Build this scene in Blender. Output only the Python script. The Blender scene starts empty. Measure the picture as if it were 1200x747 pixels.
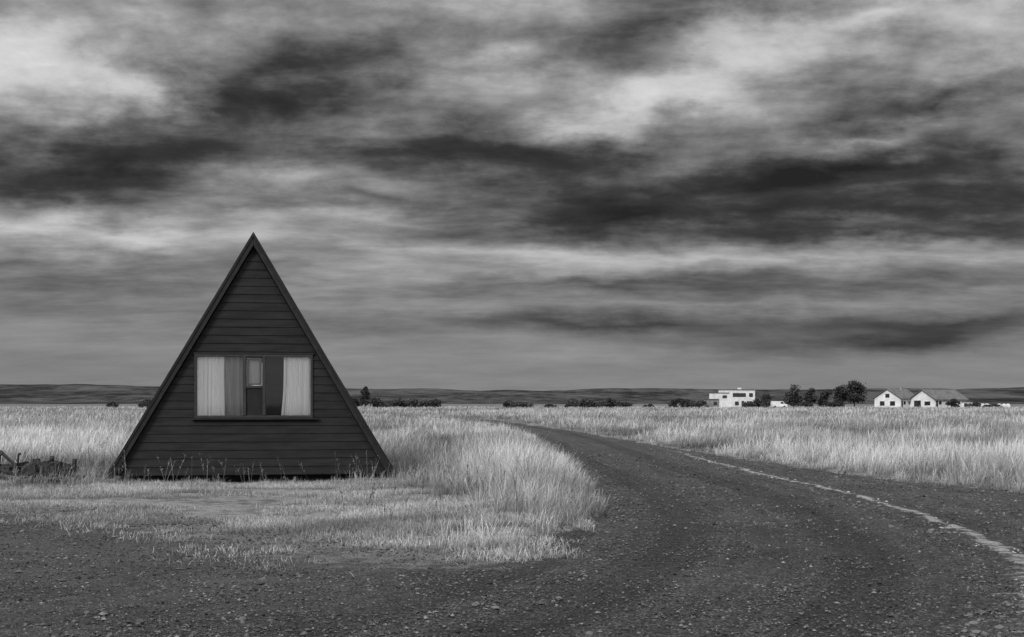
import bpy, math, random
import numpy as np
from mathutils import Vector, Matrix
rng=np.random.default_rng(7); random.seed(7)
scene=bpy.context.scene
F=1500.0; CAMH=1.57; HOR=472.0
# ---------------- noise
def _h(ix,iy,s):
    n=(ix.astype(np.int64)*374761393+iy.astype(np.int64)*668265263+s*974634777)&0xffffffff
    n=((n^(n>>13))*1274126177)&0xffffffff
    return ((n^(n>>16))&0xffff)/65535.0
def vn(x,y,s=0):
    x=np.asarray(x,float);y=np.asarray(y,float)
    ix=np.floor(x);iy=np.floor(y);fx=x-ix;fy=y-iy
    fx=fx*fx*(3-2*fx);fy=fy*fy*(3-2*fy)
    a=_h(ix,iy,s);b=_h(ix+1,iy,s);c=_h(ix,iy+1,s);d=_h(ix+1,iy+1,s)
    return a+(b-a)*fx+(c-a)*fy+(a-b-c+d)*fx*fy
def fbm(x,y,s=0,o=4):
    t=0;a=.5;n=0
    for i in range(o):
        t=t+a*vn(x*2**i,y*2**i,s+i*17);n+=a;a*=.5
    return t/n
def ss(a,b,x):
    t=np.clip((x-a)/(b-a),0,1);return t*t*(3-2*t)
def sdpoly(px,py,poly):
    px=np.asarray(px,float);py=np.asarray(py,float)
    d=np.full(px.shape,1e9);ins=np.zeros(px.shape,bool)
    n=len(poly)
    for i in range(n):
        x0,y0=poly[i];x1,y1=poly[(i+1)%n]
        ex,ey=x1-x0,y1-y0
        t=np.clip(((px-x0)*ex+(py-y0)*ey)/(ex*ex+ey*ey),0,1)
        d=np.minimum(d,(px-x0-t*ex)**2+(py-y0-t*ey)**2)
        if y0!=y1:
            c=((y0>py)!=(y1>py))&(px<(x1-x0)*(py-y0)/(y1-y0)+x0)
            ins^=c
    d=np.sqrt(d);return np.where(ins,d,-d)
def catmull(pts,n=6):
    out=[];m=len(pts)
    for i in range(m-1):
        p0=np.array(pts[max(i-1,0)]);p1=np.array(pts[i]);p2=np.array(pts[i+1]);p3=np.array(pts[min(i+2,m-1)])
        for k in range(n):
            t=k/n
            out.append(tuple(.5*((2*p1)+(-p0+p2)*t+(2*p0-5*p1+4*p2-p3)*t*t+(-p0+3*p1-3*p2+p3)*t**3)))
    out.append(tuple(pts[-1]));return out
rightE=catmull([(14,5),(11.3,14),(8.9,22.2),(7.5,28),(6.2,37.4),(5.1,48),(3.9,65),(2.0,84),(-1.5,112),(-11,150),(-36,220)],4)
leftE=catmull([(-40,217),(-15.5,148),(-5.3,112),(-1.9,92),(0.4,69),(1.33,44),(1.5,31),(1.4,23),(1.25,18.6),(0.85,15.8),(0.2,14.0),(-.5,13.4),(-1.4,13.7),(-2.6,15.2),(-4.8,17.8),(-8,19.8),(-14,20.6),(-40,23)],4)
ROAD=[(-40,-30),(18,-30)]+rightE+leftE
centre=catmull([(-9,-4),(-4,2),(-.6,6),(1.3,9),(2.6,12.5),(3.3,17),(3.5,22),(3.3,28),(3.0,36),(2.8,48),(2.1,65),(0.3,84),(-3.6,112),(-13.3,149)],5)
YARD=[(-40,24.6),(-12,24.4),(-8.4,24.3),(-8.2,27.5),(-2.8,26.6),(-1.5,23),(-.6,19.6),(0.35,16.6),(0.3,13.5),(-3,12),(-40,12)]
def cross(px,py):
    d=np.full(px.shape,1e9);c=np.zeros(px.shape);al=np.zeros(px.shape);acc=0
    for i in range(len(centre)-1):
        x0,y0=centre[i];x1,y1=centre[i+1];ex,ey=x1-x0,y1-y0;L=math.hypot(ex,ey)
        t=np.clip(((px-x0)*ex+(py-y0)*ey)/(L*L),0,1)
        dd=np.hypot(px-x0-t*ex,py-y0-t*ey)
        sg=np.sign((px-x0)*ey-(py-y0)*ex)
        m=dd<d
        d=np.where(m,dd,d);c=np.where(m,sg*dd,c);al=np.where(m,acc+t*L,al);acc+=L
    return c,al
def hgt(x,y):
    z=.10*(fbm(x/7,y/7,3,3)-.5)+.05*(fbm(x/1.6,y/1.6,5,2)-.5)
    dist=np.hypot(x,y)
    z=z*(1-ss(150,400,dist))
    z=z+.12*np.exp(-(((x-.2)/1.2)**2+((y-20)/4)**2))
    z=z-.12*np.exp(-(((x+4.8)/4)**2+((y-27)/3)**2))
    return z
# ---------------- mesh helpers
def npmesh(name,verts,loops,sizes,attrs=None,smooth=False):
    me=bpy.data.meshes.new(name)
    me.vertices.add(len(verts));me.vertices.foreach_set("co",np.ascontiguousarray(verts,dtype=np.float32).ravel())
    me.loops.add(len(loops));me.loops.foreach_set("vertex_index",np.ascontiguousarray(loops,dtype=np.int32))
    st=np.zeros(len(sizes),np.int32);st[1:]=np.cumsum(sizes)[:-1]
    me.polygons.add(len(sizes));me.polygons.foreach_set("loop_start",st);me.polygons.foreach_set("loop_total",np.asarray(sizes,dtype=np.int32))
    if attrs:
        for k,v in attrs.items():
            a=me.attributes.new(k,'FLOAT','POINT');a.data.foreach_set("value",np.ascontiguousarray(v,dtype=np.float32))
    me.update(calc_edges=True);
    me.polygons.foreach_set("use_smooth",np.full(len(sizes),smooth))
    me.validate()
    return me
def link(name,me,mat=None,parent=None,loc=None,rot=None):
    o=bpy.data.objects.new(name,me);scene.collection.objects.link(o)
    if mat and me: me.materials.append(mat)
    if parent: o.parent=parent
    if loc: o.location=loc
    if rot: o.rotation_euler=rot
    return o
def top(o,label,cat=None,group=None,kind=None):
    if label:o["label"]=label
    if cat:o["category"]=cat
    if group:o["group"]=group
    if kind:o["kind"]=kind
    return o
class MB:
    def __init__(s): s.v=[];s.f=[]
    def add(s,vs,fs):
        b=len(s.v);s.v+= [tuple(v) for v in vs];s.f+=[tuple(b+i for i in f) for f in fs]
    def hexa(s,vs):
        s.add(vs,[(3,2,1,0),(4,5,6,7),(0,1,5,4),(1,2,6,5),(2,3,7,6),(3,0,4,7)])
    def box(s,x0,x1,y0,y1,z0,z1):
        s.hexa([(x0,y0,z0),(x1,y0,z0),(x1,y1,z0),(x0,y1,z0),(x0,y0,z1),(x1,y0,z1),(x1,y1,z1),(x0,y1,z1)])
    def beam(s,a,b,w,h):
        a=Vector(a);b=Vector(b);d=(b-a).normalized();u=Vector((0,0,1)) if abs(d.z)<.9 else Vector((1,0,0))
        r=d.cross(u).normalized()*w/2;t=r.normalized().cross(d).normalized()*h/2
        s.hexa([a-r-t,a+r-t,b+r-t,b-r-t,a-r+t,a+r+t,b+r+t,b-r+t])
    def tube(s,a,b,r0,r1=None,n=7):
        r1=r0 if r1 is None else r1
        a=Vector(a);b=Vector(b);d=(b-a).normalized();u=Vector((0,0,1)) if abs(d.z)<.9 else Vector((1,0,0))
        p=d.cross(u).normalized();q=p.cross(d)
        vs=[a+(p*math.cos(k*2*math.pi/n)+q*math.sin(k*2*math.pi/n))*r0 for k in range(n)]+[b+(p*math.cos(k*2*math.pi/n)+q*math.sin(k*2*math.pi/n))*r1 for k in range(n)]
        s.add(vs,[(k,(k+1)%n,n+(k+1)%n,n+k) for k in range(n)]+[tuple(range(n))[::-1],tuple(range(n,2*n))])
    def path(s,pts,r0,r1=None,n=6):
        r1=r0 if r1 is None else r1;m=len(pts)-1
        for i in range(m):
            s.tube(pts[i],pts[i+1],r0+(r1-r0)*i/m,r0+(r1-r0)*(i+1)/m,n)
    def mesh(s,name):
        me=bpy.data.meshes.new(name);me.from_pydata(s.v,[],s.f);me.update();return me
    def obj(s,name,mat,parent=None,loc=None,rot=None,bevel=0):
        o=link(name,s.mesh(name),mat,parent,loc,rot)
        if bevel:
            m=o.modifiers.new("bevel",'BEVEL');m.width=bevel;m.segments=1;m.limit_method='ANGLE'
        return o
# ---------------- node helpers
class NT:
    def __init__(s,nt): s.n=nt.nodes;s.l=nt.links
    def new(s,t,**k):
        x=s.n.new(t)
        for a,b in k.items(): setattr(x,a,b)
        return x
    def put(s,sock,v):
        if isinstance(v,bpy.types.NodeSocket): s.l.new(v,sock)
        elif v is not None: sock.default_value=v
    def m(s,op,a,b=None,c=None,clamp=False):
        x=s.new('ShaderNodeMath',operation=op,use_clamp=clamp)
        s.put(x.inputs[0],a)
        if b is not None:s.put(x.inputs[1],b)
        if c is not None:s.put(x.inputs[2],c)
        return x.outputs[0]
    def mr(s,v,a,b,c=0.,d=1.,smooth=True):
        x=s.new('ShaderNodeMapRange');x.interpolation_type='SMOOTHSTEP' if smooth else 'LINEAR'
        s.put(x.inputs['Value'],v)
        for k,w in zip(('From Min','From Max','To Min','To Max'),(a,b,c,d)): s.put(x.inputs[k],w)
        return x.outputs[0]
    def noise(s,vec,scale,detail=4,rough=.55,dist=0.,col=False):
        x=s.new('ShaderNodeTexNoise');s.put(x.inputs['Vector'],vec)
        x.inputs['Scale'].default_value=scale;x.inputs['Detail'].default_value=detail;x.inputs['Roughness'].default_value=rough;x.inputs['Distortion'].default_value=dist
        return x.outputs['Color' if col else 'Fac']
    def mapping(s,vec,loc=(0,0,0),rot=(0,0,0),sc=(1,1,1),vt='POINT'):
        x=s.new('ShaderNodeMapping',vector_type=vt);s.put(x.inputs[0],vec)
        x.inputs[1].default_value=loc;x.inputs[2].default_value=rot;x.inputs[3].default_value=sc
        return x.outputs[0]
    def attr(s,n):
        x=s.new('ShaderNodeAttribute');x.attribute_name=n;return x.outputs['Fac']
    def mix(s,f,a,b):
        x=s.new('ShaderNodeMix');s.put(x.inputs[0],f);s.put(x.inputs[2],a);s.put(x.inputs[3],b);return x.outputs[0]
    def comb(s,x,y,z):
        c=s.new('ShaderNodeCombineXYZ');s.put(c.inputs[0],x);s.put(c.inputs[1],y);s.put(c.inputs[2],z);return c.outputs[0]
def newmat(name,rough=.8,spec=.3):
    m=bpy.data.materials.new(name);m.use_nodes=True
    b=m.node_tree.nodes['Principled BSDF'];b.inputs['Roughness'].default_value=rough;b.inputs['Specular IOR Level'].default_value=spec
    return m,NT(m.node_tree),b
def objco(t): return t.new('ShaderNodeTexCoord').outputs['Object']
def bump(t,b,h,strength=.5,dist=.02):
    x=t.new('ShaderNodeBump');x.inputs['Strength'].default_value=strength;x.inputs['Distance'].default_value=dist
    t.put(x.inputs['Height'],h);t.l.new(x.outputs[0],b.inputs['Normal'])
def simple(name,lo,hi,scale=4,sc=(1,1,1),rough=.8,spec=.3,bs=.3,detail=5):
    m,t,b=newmat(name,rough,spec)
    v=t.mapping(objco(t),sc=sc);n=t.noise(v,scale,detail,.6)
    t.put(b.inputs['Base Color'],t.mr(n,.3,.7,lo,hi))
    if bs: bump(t,b,n,bs,.01)
    return m
# ---------------- materials
def soilcol(t,co,n2,n3):
    n1=t.noise(co,.35,6,.6)
    soil=t.mr(t.m('ADD',t.m('MULTIPLY',n2,.5),t.m('MULTIPLY',n3,.5)),.35,.65,.04,.12);short=t.mr(n3,.3,.7,.06,.26)
    ymask=t.mr(t.m('ADD',t.m('MULTIPLY',n1,.45),t.m('MULTIPLY',n2,.55)),.36,.56)
    return t.mix(ymask,soil,short)
def mat_ground():
    m,t,b=newmat('dry_ground',.95,.1);co=objco(t)
    yard=t.attr('yard');far=t.attr('far')
    n2=t.noise(co,3.5,6,.65);n3=t.noise(co,45,3,.7)
    yc=soilcol(t,co,n2,n3)
    under=t.mr(n2,.3,.7,.05,.14)
    st=t.noise(t.mapping(co,sc=(.004,.03,1)),1.,6,.65)
    st2=t.noise(t.mapping(co,sc=(.05,.3,1)),1.,4,.6)
    fc=t.mr(t.m('ADD',t.m('MULTIPLY',st,.6),t.m('MULTIPLY',st2,.4)),.38,.62,.04,.17)
    c=t.mix(yard,under,yc);c=t.mix(far,c,fc)
    t.put(b.inputs['Base Color'],c);bump(t,b,t.m('ADD',n2,t.m('MULTIPLY',n3,.5)),.6,.04)
    return m
def mat_road():
    m,t,b=newmat('gravel_road',.9,.2);co=objco(t)
    cr=t.attr('cross');al=t.attr('along');edge=t.attr('edge')
    pv=t.comb(t.m('MULTIPLY',cr,2.2),t.m('MULTIPLY',al,.05),0.)
    streak=t.noise(pv,2.0,5,.66)
    big=t.noise(co,.5,5,.6);mid=t.noise(co,6,5,.72);fine=t.noise(co,50,4,.85);n2=t.noise(co,3.5,6,.65);n3=t.noise(co,45,3,.7)
    vo=t.new('ShaderNodeTexVoronoi');t.put(vo.inputs['Vector'],co);vo.inputs['Scale'].default_value=44
    sep=t.new('ShaderNodeSeparateColor');t.l.new(vo.outputs['Color'],sep.inputs[0])
    cell=t.mr(sep.outputs[1],0.,1.,.35,1.75,False)
    stone=t.mr(sep.outputs[0],.74,1.,0,.12)
    stone=t.m('MULTIPLY',stone,t.mr(vo.outputs['Distance'],.35,.5,1,0))
    base=t.mr(t.m('ADD',t.m('MULTIPLY',big,.5),t.m('MULTIPLY',mid,.5)),.34,.66,.026,.052)
    base=t.m('MULTIPLY',base,t.mr(streak,.32,.68,.78,1.26))
    base=t.m('MULTIPLY',base,t.mr(fine,.30,.70,.2,2.0))
    base=t.m('MULTIPLY',base,cell)
    def band(c0,w):
        return t.mr(t.m('ABSOLUTE',t.m('SUBTRACT',cr,c0)),w*.3,w,1,0)
    tr=t.m('MAXIMUM',t.m('MAXIMUM',band(-1.05,.5),band(.85,.5)),band(-2.3,.26))
    tr=t.m('MULTIPLY',tr,t.mr(mid,.3,.6,.5,1))
    base=t.m('MULTIPLY',base,t.mix(tr,1.1,.74))
    base=t.m('ADD',base,t.m('MULTIPLY',stone,t.mix(tr,1.,.5)))
    sh=t.mr(cr,2.4,3.2)
    base=t.m('MULTIPLY',base,t.mix(sh,1.,1.2))
    wn=t.noise(co,5.5,7,.75)
    dirt=t.attr('dirt')
    dn=t.mr(t.m('ADD',t.m('MULTIPLY',big,.5),t.m('MULTIPLY',mid,.5)),.40,.6,.15,1)
    base=t.mix(t.m('MULTIPLY',dirt,t.m('MULTIPLY',dn,.75)),base,t.mr(fine,.3,.7,.02,.16))
    em=t.mr(t.m('ADD',edge,t.m('MULTIPLY',t.m('SUBTRACT',n2,.5),1.6)),.35,.75)
    base=t.mix(em,base,soilcol(t,co,n2,n3))
    wig=t.m('MULTIPLY',t.m('SUBTRACT',t.noise(t.comb(al,0.,0.),.5,3,.5),.5),.2)
    d=t.m('ABSOLUTE',t.m('SUBTRACT',t.m('ADD',cr,wig),2.28))
    nearw=t.mr(al,13,26,.50,.13)
    sm=t.m('SUBTRACT',1.,t.m('DIVIDE',d,nearw))
    brk=t.m('MULTIPLY',t.m('SUBTRACT',t.noise(t.comb(t.m('MULTIPLY',al,1.2),0.,0.),1.,4,.6),.5),2.4)
    sm=t.mr(t.m('ADD',t.m('ADD',sm,brk),t.m('MULTIPLY',t.m('SUBTRACT',wn,.5),4.6)),.50,.9)
    sm=t.m('MULTIPLY',sm,t.mr(d,.38,.5,1,0))
    bars=t.m('SINE',t.m('ADD',t.m('MULTIPLY',al,24.),t.m('MULTIPLY',wn,5.)))
    bars=t.mix(t.mr(al,16,25,1,0),1.,t.mr(bars,-.3,.4,.0,1))
    sm=t.m('MULTIPLY',sm,bars)
    sm=t.m('MULTIPLY',sm,t.mr(al,40,54,1,0))
    base=t.mix(t.m('MULTIPLY',sm,.88),base,t.mr(fine,.3,.7,.14,.55))
    t.put(b.inputs['Base Color'],base)
    tread=t.m('MULTIPLY',t.m('SINE',t.m('ADD',t.m('MULTIPLY',al,30.),t.m('MULTIPLY',wn,5.))),t.m('MULTIPLY',tr,.32))
    hh=t.m('ADD',t.m('ADD',mid,t.m('MULTIPLY',fine,.9)),t.m('ADD',tread,t.m('MULTIPLY',stone,3)))
    bump(t,b,hh,1.,.05)
    return m
def mat_shade(name,trans=.25,rough=.8,spec=.15):
    m,t,b=newmat(name,rough,spec)
    a=t.attr('shade');t.put(b.inputs['Base Color'],a)
    if trans:
        tr=t.new('ShaderNodeBsdfTranslucent');t.put(tr.inputs[0],a)
        mx=t.new('ShaderNodeMixShader');mx.inputs[0].default_value=trans
        t.l.new(b.outputs[0],mx.inputs[1]);t.l.new(tr.outputs[0],mx.inputs[2])
        t.l.new(mx.outputs[0],t.n['Material Output'].inputs[0])
    return m
M_ground=mat_ground();M_road=mat_road()
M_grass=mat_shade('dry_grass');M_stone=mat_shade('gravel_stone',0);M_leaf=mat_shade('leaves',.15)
M_bark=simple('bark',.03,.06,6)
M_siding=simple('dark_painted_board',.008,.015,5,(.35,2,2),.7,.12,.06)
M_barge=simple('dark_barge_board',.007,.014,5,(1,1,1),.65,.18,.1)
M_roof=simple('dark_roof_sheet',.004,.010,3,(1,.3,1),.7,.2,.2)
M_frame=simple('dark_window_frame',.016,.026,8,rough=.6,spec=.2,bs=.1)
M_under=simple('dark_underfloor_timber',.005,.012,6,bs=.1)
M_pale=simple('grey_window_frame',.03,.045,8,rough=.5,bs=.1)
M_inside=simple('interior_board',.03,.06,3)
M_block=simple('weathered_timber',.02,.07,6)
M_rust=simple('rusty_iron',.008,.032,14,rough=.75,bs=.5)
M_white=simple('white_render',.45,.6,.6,bs=0)
M_darkroof=simple('dark_metal_roof',.03,.05,1,bs=0)
M_greyroof=simple('weathered_grey_roof',.06,.11,1,bs=0)
M_greywall=simple('grey_render',.12,.2,1,bs=0)
def glassmat():
    m,t,b=newmat('window_glass')
    tr=t.new('ShaderNodeBsdfTransparent');tr.inputs[0].default_value=(.98,.98,.98,1)
    gl=t.new('ShaderNodeBsdfGlossy');gl.inputs['Roughness'].default_value=.03;gl.inputs['Color'].default_value=(.9,.9,.9,1)
    fr=t.new('ShaderNodeFresnel');fr.inputs[0].default_value=1.5
    f=t.m('MULTIPLY',fr.outputs[0],1.2,clamp=True)
    mx=t.new('ShaderNodeMixShader');t.put(mx.inputs[0],f);t.l.new(tr.outputs[0],mx.inputs[1]);t.l.new(gl.outputs[0],mx.inputs[2])
    t.l.new(mx.outputs[0],t.n['Material Output'].inputs[0]);return m
M_glass=glassmat()
def darkglass():
    m,t,b=newmat('dark_pane',.1,.5);b.inputs['Base Color'].default_value=(.02,.02,.02,1);return m
M_dark=darkglass()
def curtmat(name,c,tr):
    m,t,b=newmat(name,.9,.05)
    b.inputs['Base Color'].default_value=(c,c,c,1)
    if tr:
        v=t.mapping(objco(t),sc=(9,.1,.6));n=t.noise(v,1.5,3,.5)
        x=t.new('ShaderNodeBsdfTransparent');mx=t.new('ShaderNodeMixShader');t.put(mx.inputs[0],t.mr(n,.35,.65,tr-.08,tr+.08))
        t.l.new(b.outputs[0],mx.inputs[1]);t.l.new(x.outputs[0],mx.inputs[2]);t.l.new(mx.outputs[0],t.n['Material Output'].inputs[0])
    return m
M_curt=curtmat('white_curtain',.98,0);M_sheer=curtmat('sheer_curtain',.62,.45);M_ventc=curtmat('vent_blind',.5,0)
# ---------------- ground
def axis(segs):
    out=[]
    for a,b,st in segs:
        n=max(1,int(round((b-a)/st)));out+=list(np.linspace(a,b,n,endpoint=False))
    out.append(segs[-1][1]);return np.array(out)
def grid(xs,ys):
    X,Y=np.meshgrid(xs,ys);nx=len(xs);ny=len(ys)
    i=np.arange((ny-1)*(nx-1));r=i//(nx-1);c=i%(nx-1);a=r*nx+c
    return X.ravel(),Y.ravel(),np.stack([a,a+1,a+nx+1,a+nx],1)
xs=axis([(-6000,-1000,500),(-1000,-200,80),(-200,-40,8),(-40,-14,.8),(-14,10,.2),(10,40,.8),(40,200,8),(200,1000,80),(1000,6000,500)])
ys=axis([(-600,-40,60),(-40,8,1.5),(8,40,.2),(40,80,.8),(80,200,4),(200,600,20),(600,1400,80),(1400,7000,400)])
X,Y,Q=grid(xs,ys)
sd=sdpoly(X,Y,ROAD);sy=sdpoly(X,Y,YARD)
Z=hgt(X,Y)-.07*ss(-.05,.45,sd)
me=npmesh('ground',np.stack([X,Y,Z],1),Q.ravel(),np.full(len(Q),4),
  {'yard':np.maximum(ss(-.6,.4,sy+1.2*(fbm(X/1.2,Y/1.2,9)-.5)),ss(-.8,.1,sd)),'far':ss(110,230,np.hypot(X,Y))},True)
top(link('ground',me,M_ground),'flat open plain of dry pale grass and bare soil',kind='structure')
xs=axis([(-40,-14,.6),(-14,-9,.15),(-9,10,.07),(10,18,.4)])
ys=axis([(-30,6,1.),(6,24,.07),(24,45,.15),(45,90,.5),(90,220,2)])
X,Y,Q=grid(xs,ys)
sd=sdpoly(X,Y,ROAD);C,A=cross(X,Y)
near=1-ss(25,60,Y)
rut=-.012*(np.exp(-((C+1.05)/.35)**2)+np.exp(-((C-.85)/.35)**2))+.018*np.exp(-((C-2.3)/.25)**2)+.008*np.exp(-((C+.1)/.4)**2)+.010*np.exp(-((C-1.5)/.25)**2)
Z=hgt(X,Y)+.004+(rut+ .018*(fbm(X*1.7,Y*1.7,21,4)-.5)*2+.020*(vn(X*7,Y*7,31)-.5))*ss(0,.6,sd)*near
rag=sd+.7*(fbm(X*1.6,Y*1.6,41,5)-.5)
keep=(rag[Q].mean(1)>0);Q=Q[keep]
used=np.zeros(len(X),bool);used[Q.ravel()]=True;idx=np.cumsum(used)-1
dirt=ss(1.8,4.2,-C)*(1-ss(0,.01,Y-60))
edge=(1-ss(.1,2.4,sd))*ss(.6,-.6,X-.2)*(Y<24)
me=npmesh('road',np.stack([X,Y,Z],1)[used],idx[Q].ravel(),np.full(len(Q),4),{'cross':C[used],'along':A[used],'dirt':dirt[used],'edge':edge[used]},True)
top(link('road',me,M_road),'dark gravel road with wheel tracks and a pale ragged edge strip',kind='structure')
# ---------------- gravel stones
ICO_T=(1+5**.5)/2
ov=np.array([(1,0,0),(-1,0,0),(0,1,0),(0,-1,0),(0,0,1),(0,0,-1)],float)
ofc=np.array([(0,2,4),(2,1,4),(1,3,4),(3,0,4),(2,0,5),(1,2,5),(3,1,5),(0,3,5)])
iv=np.array([(-1,ICO_T,0),(1,ICO_T,0),(-1,-ICO_T,0),(1,-ICO_T,0),(0,-1,ICO_T),(0,1,ICO_T),(0,-1,-ICO_T),(0,1,-ICO_T),(ICO_T,0,-1),(ICO_T,0,1),(-ICO_T,0,-1),(-ICO_T,0,1)]);iv/=np.linalg.norm(iv[0])
ifc=np.array([(0,11,5),(0,5,1),(0,1,7),(0,7,10),(0,10,11),(1,5,9),(5,11,4),(11,10,2),(10,7,6),(7,1,8),(3,9,4),(3,4,2),(3,2,6),(3,6,8),(3,8,9),(4,9,5),(2,4,11),(6,2,10),(8,6,7),(9,8,1)])
def stones(N,base,fc,y0,y1,small):
    y=np.exp(rng.uniform(math.log(y0),math.log(y1),N));x=rng.uniform(-1,1,N)*(.45*y+1.5)
    sd=sdpoly(x,y,ROAD);C,A=cross(x,y)
    intrack=np.exp(-((C+1.05)/.35)**2)+np.exp(-((C-.85)/.35)**2)+.7*np.exp(-((C+2.3)/.25)**2)
    ridge=np.exp(-((C-1.9)/.35)**2)+.8*np.exp(-((C+.1)/.35)**2)+.8*np.exp(-((C+1.75)/.25)**2)
    cl=fbm(x*.9,y*.9,77,4)
    if small: dens=.35+.6*cl+.3*ridge-.3*np.clip(intrack,0,1)
    else: dens=(ss(.48,.72,cl)*.8+.08)*(.35+1.2*np.clip(ridge,0,1))*(1-.8*np.clip(intrack,0,1))
    k=(sd>-.3)&(rng.random(N)<dens)
    x,y,C=x[k],y[k],C[k];N=len(x);nv=len(base)
    if small: r=.0048*np.exp(rng.normal(0,.4,N))*(1+y/22)
    else: r=.0095*np.exp(rng.normal(0,.45,N))*(1+y/30)
    r=np.minimum(r,.032)
    sc=np.stack([r*rng.uniform(.8,1.5,N),r*rng.uniform(.8,1.4,N),r*rng.uniform(.5,.9,N)],1)
    an=rng.uniform(0,6.28,N);jit=rng.uniform(.7,1.25,(N,nv,1))
    V=base[None]*jit*sc[:,None,:]
    ca,sa=np.cos(an)[:,None],np.sin(an)[:,None]
    vx=V[:,:,0]*ca-V[:,:,1]*sa;vy=V[:,:,0]*sa+V[:,:,1]*ca
    z=hgt(x,y)+.006
    V=np.stack([vx+x[:,None],vy+y[:,None],V[:,:,2]+z[:,None]+r[:,None]*.3],2)
    shade=np.where(rng.random(N)<.12,rng.uniform(.08,.17,N),rng.uniform(.015,.08,N))
    if not small: shade=rng.uniform(.03,.11,N)
    strip=(abs(C-2.28)<.2)&(rng.random(N)<.35);shade[strip]=rng.uniform(.15,.35,strip.sum())
    Fq=(fc[None]+nv*np.arange(N)[:,None,None]).reshape(-1,3)
    return V.reshape(-1,3),Fq,np.repeat(shade,nv)
V1,F1,S1=stones(220000,ov,ofc,6,40,True);V2,F2,S2=stones(26000,iv,ifc,6,46,False)
Fq=np.concatenate([F1,F2+len(V1)])
me=npmesh('gravel',np.concatenate([V1,V2]),Fq.ravel(),np.full(len(Fq),3),{'shade':np.concatenate([S1,S2])})
top(link('gravel',me,M_stone),'loose dark and pale gravel stones scattered on the road','gravel',kind='stuff')
# ---------------- grass
CAB=(-5.43,26.9);CROT=math.radians(9.5)
def cabmask(x,y):
    dx=x-CAB[0];dy=y-CAB[1]
    lx=dx*math.cos(CROT)+dy*math.sin(CROT);ly=-dx*math.sin(CROT)+dy*math.cos(CROT)
    return (abs(lx)<2.85)&(ly>-.42)&(ly<6.6)
def blades(px,py,pz,H,W,az,lean,curl,s0,s1,seg):
    n=len(px)
    ts=[0,.36,.72,1] if seg==3 else [0,.55,1]
    wa=az+rng.uniform(-.6,.6,n)+math.pi/2
    wx,wy=np.cos(wa)*W*.5,np.sin(wa)*W*.5
    dx,dy=np.cos(az),np.sin(az)
    vs=[];sh=[]
    for t in ts:
        th=lean+curl*t
        hor=H*t*np.sin(np.minimum(th,1.5));ver=H*t*np.cos(np.minimum(th,1.45))
        cx,cy,cz=px+dx*hor,py+dy*hor,pz+ver
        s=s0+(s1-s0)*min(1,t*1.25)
        if t<1:
            w=(1-.45*t)
            vs+= [np.stack([cx-wx*w,cy-wy*w,cz],1),np.stack([cx+wx*w,cy+wy*w,cz],1)];sh+=[s,s]
        else: vs.append(np.stack([cx,cy,cz],1));sh.append(s)
    V=np.stack(vs,1).reshape(-1,3);S=np.stack(sh,1).ravel();k=len(ts)*2-1
    b=np.arange(n)*k
    quads=[np.stack([b+2*i,b+2*i+1,b+2*i+3,b+2*i+2],1) for i in range(len(ts)-2)]
    tri=np.stack([b+k-3,b+k-2,b+k-1],1)
    loops=np.concatenate(quads+[tri],1).ravel()
    sizes=np.tile([4]*len(quads)+[3],n)
    return V,loops,sizes,S
def zones(x,y):
    sd=sdpoly(x,y,ROAD)+.7*(fbm(x*1.6,y*1.6,41,5)-.5);syd=sdpoly(x,y,YARD)+2.2*(fbm(x*.9,y*.9,9,4)-.5)
    cm=cabmask(x,y)
    tall=(sd<-.02)&(syd<0)&~cm
    yard=((sd<.5)&(syd>=0))&~cm
    return sd,syd,tall,yard
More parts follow.
